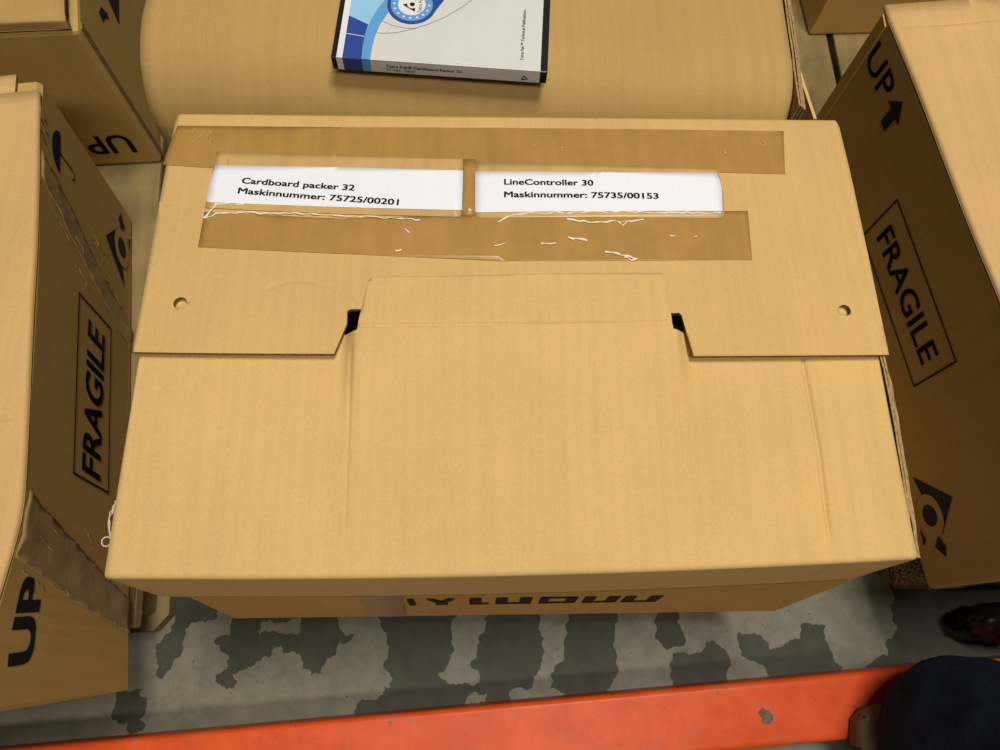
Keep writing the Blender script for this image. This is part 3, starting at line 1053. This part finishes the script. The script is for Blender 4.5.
poly = [(0.006, -0.10), (0.001, -0.03), (0.0, 0.03), (0.002, 0.2), (0.004, 0.40), (WB - 0.006, 0.40), (WB - 0.003, 0.2), (WB, 0.02), (WB - 0.002, -0.03), (WB - 0.012, -0.10)]
b = sheet(poly, [], 0.0045, back_map, 0.012, [], [-0.03 + 0.003 * i for i in range(22)])
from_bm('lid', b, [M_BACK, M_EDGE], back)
b = bmesh.new()
c = FL + dB * WB / 2 + nB * 0.20
add_box(b, (c.x, c.y, (D + T - 0.09) / 2), (WB - 0.006, 0.385, T - 0.09 - D), math.atan2(dB.y, dB.x), bevel=0.004)
from_bm('body', b, [M_BROWN], back)
# raw side flaps standing along the right edge and the loose corner tab
for k, (o, zo) in enumerate(((0.0040, 0.002), (0.0078, 0.004), (0.0112, 0.007))):
    b = bmesh.new()
    V = []
    rs = random.Random(30 + k)
    m = 18
    for i in range(m + 1):
        y = lerp(0.008, 0.39, i / m)
        p = FL + dB * (WB + o - 0.002 + rs.uniform(-.0006, .0006)) + nB * y
        V += [(p.x - .0009, p.y, T - zo), (p.x + .0009, p.y, T - zo), (p.x + .0009, p.y, T - .12), (p.x - .0009, p.y, T - .12)]
    F = []
    for i in range(m):
        a, c_ = 4 * i, 4 * i + 4
        F += [(a, a + 1, c_ + 1, c_), (a + 1, a + 2, c_ + 2, c_ + 1), (a + 2, a + 3, c_ + 3, c_ + 2), (a + 3, a, c_, c_ + 3)]
    F += [(0, 3, 2, 1), (4 * m, 4 * m + 1, 4 * m + 2, 4 * m + 3)]
    add_geo(b, V, F, 0)
    from_bm('side_flap', b, [M_LAYER], back)
b = bmesh.new()
P0, P1 = FL + dB * (WB + 0.010) + nB * 0.065, FL + dB * (WB + 0.020) + nB * 0.002
V = []
for p in (P0, P1):
    V += [(p.x - .0015, p.y, T - 0.012), (p.x + .0015, p.y, T - 0.012), (p.x + .0015, p.y, T - .10), (p.x - .0015, p.y, T - .10)]
add_geo(b, V, [(0, 1, 5, 4), (1, 2, 6, 5), (2, 3, 7, 6), (3, 0, 4, 7), (0, 3, 2, 1), (4, 5, 6, 7)])
from_bm('corner_tab', b, [M_CARD], back)

# -- carton at the back right
rear_right = thing('cardboard_box', 'shaded kraft cardboard box in the gap at the back right', 'box', (0.62, 1.0, D))
bm = bmesh.new()
add_box(bm, (0.661, 1.005, D + 0.1405), (0.40, 0.39, 0.28), 0.05, bevel=0.005)
from_bm('body', bm, [M_BROWN], rear_right)
A = Vector((0.4600, 0.8000))
d = Vector((math.cos(0.05), math.sin(0.05)))
n = Vector((-d.y, d.x))
top_flap(rear_right, A, d, n, 0.004, 0.397, 0.004, 0.194, D + 0.281, M_TOP, seed=8, fold=False)
top_flap(rear_right, A, d, n, 0.004, 0.397, 0.196, 0.388, D + 0.281, M_TOP, seed=9, fold=False)

# ------------------------------------------------------------------ disc case on the back carton
case = thing('disc_case', 'black edged disc case with blue and white printed cover on the back box', 'disc case', (-0.06, 0.50, T + 0.002))
O = Vector((-0.1615, 0.4465))
E_ = Vector((0.0335, 0.4325))
dc = (E_ - O).normalized()
nc = Vector((-dc.y, dc.x))
CW, CD, CH = 0.1955, 0.136, 0.0145
Z0 = T + 0.0022
M_CASE = plain('black_case_plastic', (0.012, 0.012, 0.013), 0.35, 0.5, 0.1, 100)
bm = bmesh.new()
c = O + dc * CW / 2 + nc * CD / 2
add_box(bm, (c.x, c.y, Z0 + CH / 2), (CW, CD, CH), math.atan2(dc.y, dc.x), bevel=0.0009)
from_bm('case_shell', bm, [M_CASE], case)


def gloss(name, col, rough=0.25):
    return plain(name, col, rough, 0.5, 0.03, 30)


M_SILVER = gloss('cover_grey_white', (0.66, 0.66, 0.625), 0.45)
M_DBLUE = gloss('cover_dark_blue', (0.035, 0.075, 0.33))
M_MBLUE = gloss('cover_mid_blue', (0.13, 0.36, 0.68))
M_LBLUE = gloss('cover_light_blue', (0.30, 0.58, 0.84))
M_WHITE = gloss('cover_white', (0.80, 0.80, 0.80))
M_GREY = gloss('cover_grey_line', (0.25, 0.26, 0.32))


def cov(layer):
    def f(u, v, dd=0.0):
        p = O + dc * u + nc * v
        return (p.x, p.y, Z0 + CH + 0.0003 + 0.00012 * layer)
    return f


def spine(layer):
    def f(u, v, dd=0.0):   # v up the spine face
        p = O + dc * u - nc * (0.0004 + 0.00012 * layer)
        return (p.x, p.y, Z0 + v)
    return f


bm = bmesh.new()


def fill(f, pts, mi):
    b2 = flat_fill(pts)
    b2.verts.index_update()
    add_geo(bm, [f(v.co.x, v.co.y) for v in b2.verts], [[v.index for v in fc.verts] for fc in b2.faces], mi)
    b2.free()


# materials: 0 grey-white 1 dark blue 2 mid blue 3 light blue 4 white 5 grey 6 black
SH = 0.0068


def q(pts):
    return [(u - SH, v) for u, v in pts]


fill(cov(0), [(0.0050, 0.0), (0.1890, 0.0), (0.1890, CD - 0.004), (0.0050, CD - 0.004)], 0)
fill(cov(1), [(0.0050, 0.0), (0.0105, 0.0), (0.0105, CD - 0.004), (0.0050, CD - 0.004)], 4)
arc_o = q([(0.0423, 0.0), (0.0425, 0.012), (0.0435, 0.025), (0.0465, 0.040), (0.0525, 0.055), (0.0590, 0.068), (0.0660, 0.080), (0.076, 0.094), (0.090, 0.110), (0.11, 0.126), (0.125, CD - 0.004)])
arc_i = q([(0.0345, 0.0), (0.0340, 0.012), (0.0345, 0.028), (0.0375, 0.044), (0.0430, 0.060), (0.0500, 0.074), (0.058, 0.087), (0.070, 0.104), (0.086, 0.122), (0.10, CD - 0.004)])
fill(cov(2), [(0.0105, 0.0)] + arc_i[:3] + [(0.0362 - SH, 0.0400), (0.0105, 0.0490)], 1)
fill(cov(2), [(0.0105, 0.0490), (0.0362 - SH, 0.0400)] + arc_i[3:] + [(0.0105, CD - 0.004)], 3)
fill(cov(3), [(0.0105, 0.0275), (0.0342 - SH, 0.0255), (0.0342 - SH, 0.0261), (0.0105, 0.0282)], 4)
fill(cov(3), arc_i + arc_o[::-1], 2)
cc = (0.0668, 0.0665)
fill(cov(4), [(cc[0] + 0.010, cc[1] - 0.020), (cc[0] + 0.020, cc[1] - 0.010), (cc[0] + 0.035, cc[1] + 0.02), (cc[0] + 0.055, cc[1] + 0.064), (cc[0] + 0.045, cc[1] + 0.064), (cc[0] + 0.018, cc[1] + 0.02)], 1)
fill(cov(5), circle(cc[0], cc[1], 0.0228, 40), 1)
fill(cov(6), circle(cc[0], cc[1], 0.0195, 40), 2)
fill(cov(7), circle(cc[0], cc[1], 0.0128, 36), 4)
for k in range(9):     # little letters round the ring
    a = math.radians(180 + 22.5 * k)
    px, py = cc[0] + 0.0162 * math.cos(a), cc[1] + 0.0162 * math.sin(a)
    fill(cov(8), circle(px, py, 0.0013, 5), 4)
place_text(bm, 'Tetra Pak', (cc[0] + 0.0078, cc[1] - 0.0095), (cc[0] + 0.0078, cc[1] + 0.0095), cov(8), 6, bold=0.01)
fill(cov(8), [(cc[0] - 0.0085, cc[1] - 0.001), (cc[0] + 0.0035, cc[1] - 0.0085), (cc[0] + 0.0035, cc[1] + 0.005)], 6)
fill(cov(9), circle(cc[0] + 0.0005, cc[1] + 0.000, 0.0048, 20), 4)
fill(cov(10), circle(cc[0] + 0.0005, cc[1] + 0.000, 0.0024, 16), 6)


def curve_line(f, pts, w_, mi):
    for p, q_ in zip(pts, pts[1:]):
        L = math.hypot(q_[0] - p[0], q_[1] - p[1])
        nx, ny = -(q_[1] - p[1]) / L * w_, (q_[0] - p[0]) / L * w_
        add_geo(bm, [f(p[0] + nx, p[1] + ny), f(p[0] - nx, p[1] - ny), f(q_[0] - nx, q_[1] - ny), f(q_[0] + nx, q_[1] + ny)], [(0, 1, 2, 3)], mi)


curve_line(cov(2), q([(0.0450, 0.0310), (0.054, 0.0312), (0.064, 0.0332), (0.078, 0.0388), (0.092, 0.0460), (0.106, 0.0555), (0.120, 0.068), (0.140, 0.092), (0.155, 0.122)]), 0.0003, 5)
curve_line(cov(2), q([(0.0490, 0.0450), (0.058, 0.0408), (0.070, 0.0388), (0.080, 0.0395)]), 0.0003, 5)
place_text(bm, 'Tetra Pak\u2122 Technical Publications', (0.1715, 0.0110), (0.1715, 0.0700), cov(2), 6, bold=0.02)
# spine facing the viewer
fill(spine(0), [(0.0050, 0.0008), (0.1890, 0.0008), (0.1890, CH + 0.0003), (0.0050, CH + 0.0003)], 0)
fill(spine(1), [(0.0050, 0.0008), (0.0105, 0.0008), (0.0105, CH + 0.0003), (0.0050, CH + 0.0003)], 4)
fill(spine(1), [(0.0105, 0.0008), (0.0277, 0.0008), (0.0277, CH + 0.0003), (0.0105, CH + 0.0003)], 1)
fill(spine(1), [(0.0277, 0.0008), (0.0355, 0.0008), (0.0355, CH + 0.0003), (0.0277, CH + 0.0003)], 2)
place_text(bm, 'Tetra Pak\u00ae Cardboard Packer 32', (0.0490, 0.0090), (0.1180, 0.0082), spine(2), 6, bold=0.05, height=0.0032)
place_text(bm, '57-9661-8600', (0.0490, 0.0045), (0.0755, 0.0042), spine(2), 6, bold=0.0)
fill(spine(2), [(0.1720, 0.0030), (0.1785, 0.0045), (0.1745, 0.0095)], 6)
fill(spine(3), circle(0.1750, 0.0058, 0.0012, 12), 0)
from_bm('printed_cover', bm, [M_SILVER, M_DBLUE, M_MBLUE, M_LBLUE, M_WHITE, M_GREY, M_BLACKINK], case, label='grey-white printed cover with blue curves and round emblem')
# creased film along the spine fold
bm = bmesh.new()
rr = random.Random(2)
for u0, u1 in ((0.112, 0.124), (0.128, 0.139), (0.141, 0.149), (0.086, 0.093)):
    add_tube(bm, [Vector(cov(3)(lerp(u0, u1, k / 5), 0.0025 + rr.uniform(-.0005, .0005))) for k in range(6)], 0.0003, 5)
from_bm('clear_film', bm, [gloss('clear_film_crease', (0.9, 0.9, 0.88), 0.1)], case)

# ------------------------------------------------------------------ orange steel rail in front
BA, BB_ = Vector((-0.0041, -0.1167)), Vector((0.5291, -0.0824))
db = (BB_ - BA).normalized()
nb = Vector((db.y, -db.x))
ZB = 0.06
bw_ = 0.073
prof = []


def arc_pts(cx, cz, r, a0, a1, n=6):
    return [(cx + r * math.cos(lerp(a0, a1, k / n)), cz + r * math.sin(lerp(a0, a1, k / n))) for k in range(n + 1)]


R_ = 0.008
prof += arc_pts(R_, R_, R_, math.pi, 1.5 * math.pi)
prof += arc_pts(bw_ - R_, R_, R_, 1.5 * math.pi, 2 * math.pi)
prof += arc_pts(bw_ - R_, ZB - 0.003 - R_, R_, 0, 0.5 * math.pi)
prof += [(0.040, ZB - 0.0022), (0.014, ZB - 0.0010)]
prof += arc_pts(0.007, ZB - 0.007, 0.007, 0.5 * math.pi, math.pi, 8)
bm = bmesh.new()
m = len(prof)
secs = []
NS = 30
for i in range(NS + 1):
    s = lerp(-1.2, 1.9, i / NS)
    secs.append([bm.verts.new((BA.x + db.x * s + nb.x * p[0], BA.y + db.y * s + nb.y * p[0], p[1])) for p in prof])
for i in range(NS):
    for k in range(m):
        f = bm.faces.new((secs[i][k], secs[i][(k + 1) % m], secs[i + 1][(k + 1) % m], secs[i + 1][k]))
        f.smooth = True
for s_ in (secs[0], secs[-1]):
    bm.faces.new(s_)
# chipped spot
for (sx, sy, r) in ((0.3110, 0.0385, 0.0088),):
    pl = []
    rr = random.Random(5)
    for k in range(14):
        a = 2 * math.pi * k / 14
        q = r * rr.uniform(0.55, 1.15)
        s, t = sx + q * math.cos(a), sy + q * math.sin(a)
        pl.append((BA.x + db.x * s + nb.x * t, BA.y + db.y * s + nb.y * t, ZB - 0.0008))
    add_geo(bm, pl, [list(range(14))], 1)
beam = from_bm('steel_rail', bm, [M_ORANGE, M_RUST])
beam['label'] = 'scuffed orange painted steel rail lying across the floor in front'
beam['category'] = 'rail'

# ------------------------------------------------------------------ person crouching at the right
M_TROUSER = plain('dark_navy_cloth', (0.009, 0.016, 0.034), 0.85, 0.2, 0.25, 90, bmp=0.3)
M_JACKET = plain('black_shiny_fabric', (0.008, 0.008, 0.009), 0.42, 0.5, 0.2, 70, bmp=0.7)
M_SHOE = plain('grey_shoe_rubber', (0.15, 0.138, 0.108), 0.7, 0.3, 0.15, 60)
M_SOLE = plain('black_shoe_sole', (0.02, 0.015, 0.015), 0.7, 0.3, 0.2, 60)
person = thing('person', 'person in dark navy trousers, grey shoe resting on the orange rail', 'person', (0.48, -0.22, 0.0))


def skin(name, chain, mat, parent, sub=2, label=None, edges=None, folds=0.0):
    me = bpy.data.meshes.new(name)
    ed = edges or [(i, i + 1) for i in range(len(chain) - 1)]
    me.from_pydata([c[0] for c in chain], ed, [])
    o = bpy.data.objects.new(name, me)
    COL.objects.link(o)
    md = o.modifiers.new('skin', 'SKIN')
    md.use_smooth_shade = True
    for i, c_ in enumerate(chain):
        sv = me.skin_vertices[0].data[i]
        r = c_[1]
        sv.radius = (r, r) if not isinstance(r, tuple) else r
        sv.use_root = (i == 0)
    sd = o.modifiers.new('sub', 'SUBSURF')
    sd.levels = sub
    sd.render_levels = sub
    dg = bpy.context.evaluated_depsgraph_get()
    dg.update()
    m2 = bpy.data.meshes.new_from_object(o.evaluated_get(dg))
    bpy.data.objects.remove(o)
    m2.name = name
    if folds:
        for v in m2.vertices:
            p = v.co
            q = Vector((p.x * 9, p.y * 9, p.z * 5))
            k = mnoise.ridged_multi_fractal(q, 0.9, 2.1, 3, 0.9, 1.5)
            v.co = p + v.normal * ((k - 0.9) * folds)
    m2.materials.clear()
    for p in m2.polygons:
        p.use_smooth = True
    return link(name, m2, mat, parent, label=label)


skin('trousers', [((0.515, -0.182, 0.080), 0.116), ((0.515, -0.183, 0.130), 0.127), ((0.521, -0.196, 0.300), 0.115), ((0.530, -0.240, 0.520), 0.104),
                  ((0.510, -0.400, 0.720), 0.110), ((0.460, -0.560, 0.880), 0.120)], M_TROUSER, person, 4, folds=0.010)


def shoe():
    bm = bmesh.new()
    # outline of the sole seen from above, toe towards -x +y
    heel, toe = Vector((0.600, -0.330)), Vector((0.413, -0.134))
    ax = (toe - heel)
    L = ax.length
    ax.normalize()
    sd = Vector((-ax.y, ax.x))
    prof_w = [(0.0, 0.020), (0.04, 0.032), (0.12, 0.036), (0.35, 0.034), (0.55, 0.042), (0.72, 0.048), (0.86, 0.044), (0.95, 0.030), (1.0, 0.008)]
    left_ = [heel + ax * (t * L) + sd * w_ for t, w_ in prof_w]
    right_ = [heel + ax * (t * L) - sd * w_ for t, w_ in prof_w]
    loop = left_ + right_[::-1]

    def zt(p):
        t = (p - heel).dot(ax) / L
        return lerp(0.045, 0.0612, smooth(0.0, 0.6, t))
    rows = []
    for h, sc_ in ((0.0, 0.94), (0.012, 1.03), (0.024, 1.03), (0.040, 0.96), (0.056, 0.80), (0.068, 0.50), (0.073, 0.15)):
        row = []
        for p in loop:
            t = (p - heel).dot(ax)
            c_ = heel + ax * t
            q = c_ + (p - c_) * sc_
            q = heel + ax * L / 2 + (q - heel - ax * L / 2) * (1.0 if h < 0.03 else lerp(1.0, 0.82, (h - 0.03) / 0.045))
            row.append(bm.verts.new((q.x, q.y, zt(p) + h)))
        rows.append(row)
    k = len(loop)
    for a, c_ in zip(rows, rows[1:]):
        for i in range(k):
            bm.faces.new((a[i], a[(i + 1) % k], c_[(i + 1) % k], c_[i]))
    bm.faces.new(rows[0][::-1])
    bm.faces.new(rows[-1])
    bmesh.ops.subdivide_edges(bm, edges=bm.edges[:], cuts=1, smooth=0.6, use_grid_fill=True)
    for f in bm.faces:
        f.smooth = True
    o = from_bm('shoe', bm, [M_SHOE], person, label='grey rubber shoe')
    # lugs round the toe
    for t, s_ in ((0.985, 0.2), (0.93, 0.9), (0.82, 1.0), (0.70, 1.0), (0.95, -0.8), (0.84, -1.0)):
        w_ = interp(t, [p[0] for p in prof_w], [p[1] for p in prof_w])
        c_ = heel + ax * (t * L) + sd * w_ * s_ * 1.01
        b2 = bmesh.new()
        add_box(b2, (c_.x, c_.y, zt(c_) + 0.018), (0.007, 0.006, 0.020), math.atan2(ax.y, ax.x) + 0.4, bevel=0.001)
        lg = bpy.data.meshes.new('sole_lug')
        bmesh.ops.recalc_face_normals(b2, faces=b2.faces[:])
        b2.to_mesh(lg)
        b2.free()
        link('sole_lug', lg, [M_SOLE], o)


shoe()

# ------------------------------------------------------------------ crumpled black bag on the floor beside the leg
bag = thing('plastic_bag', 'crumpled shiny black plastic bag on the floor beyond the trouser leg', 'bag', (0.62, -0.045, 0.0))
bm = bmesh.new()
bmesh.ops.create_icosphere(bm, subdivisions=5, radius=1.0)
for v in bm.verts:
    p = v.co.copy()
    k = 1.0 + 0.16 * mnoise.ridged_multi_fractal(p * 1.7 + Vector((3, 1, 7)), 0.9, 2.2, 4, 0.9, 1.6) - 0.25
    z = p.z * k
    v.co = Vector((0.640 + p.x * k * 0.070, -0.036 + p.y * k * 0.029, max(0.001, 0.048 + z * 0.056)))
for f in bm.faces:
    f.smooth = True
from_bm('bag_film', bm, [M_JACKET], bag)
bm = bmesh.new()
rr = random.Random(12)
for k in range(9):
    a = 2 * math.pi * k / 9
    c0 = Vector((0.645 + 0.006 * math.cos(a), -0.032 + 0.006 * math.sin(a), 0.094))
    c1 = Vector((0.645 + 0.020 * math.cos(a), -0.032 + 0.016 * math.sin(a), 0.118 + rr.uniform(-.006, .008)))
    add_tube(bm, [c0, (c0 + c1) / 2 + Vector((0, 0, .003)), c1], [0.006, 0.005, 0.002], 6)
from_bm('bag_neck', bm, [M_JACKET], bag)
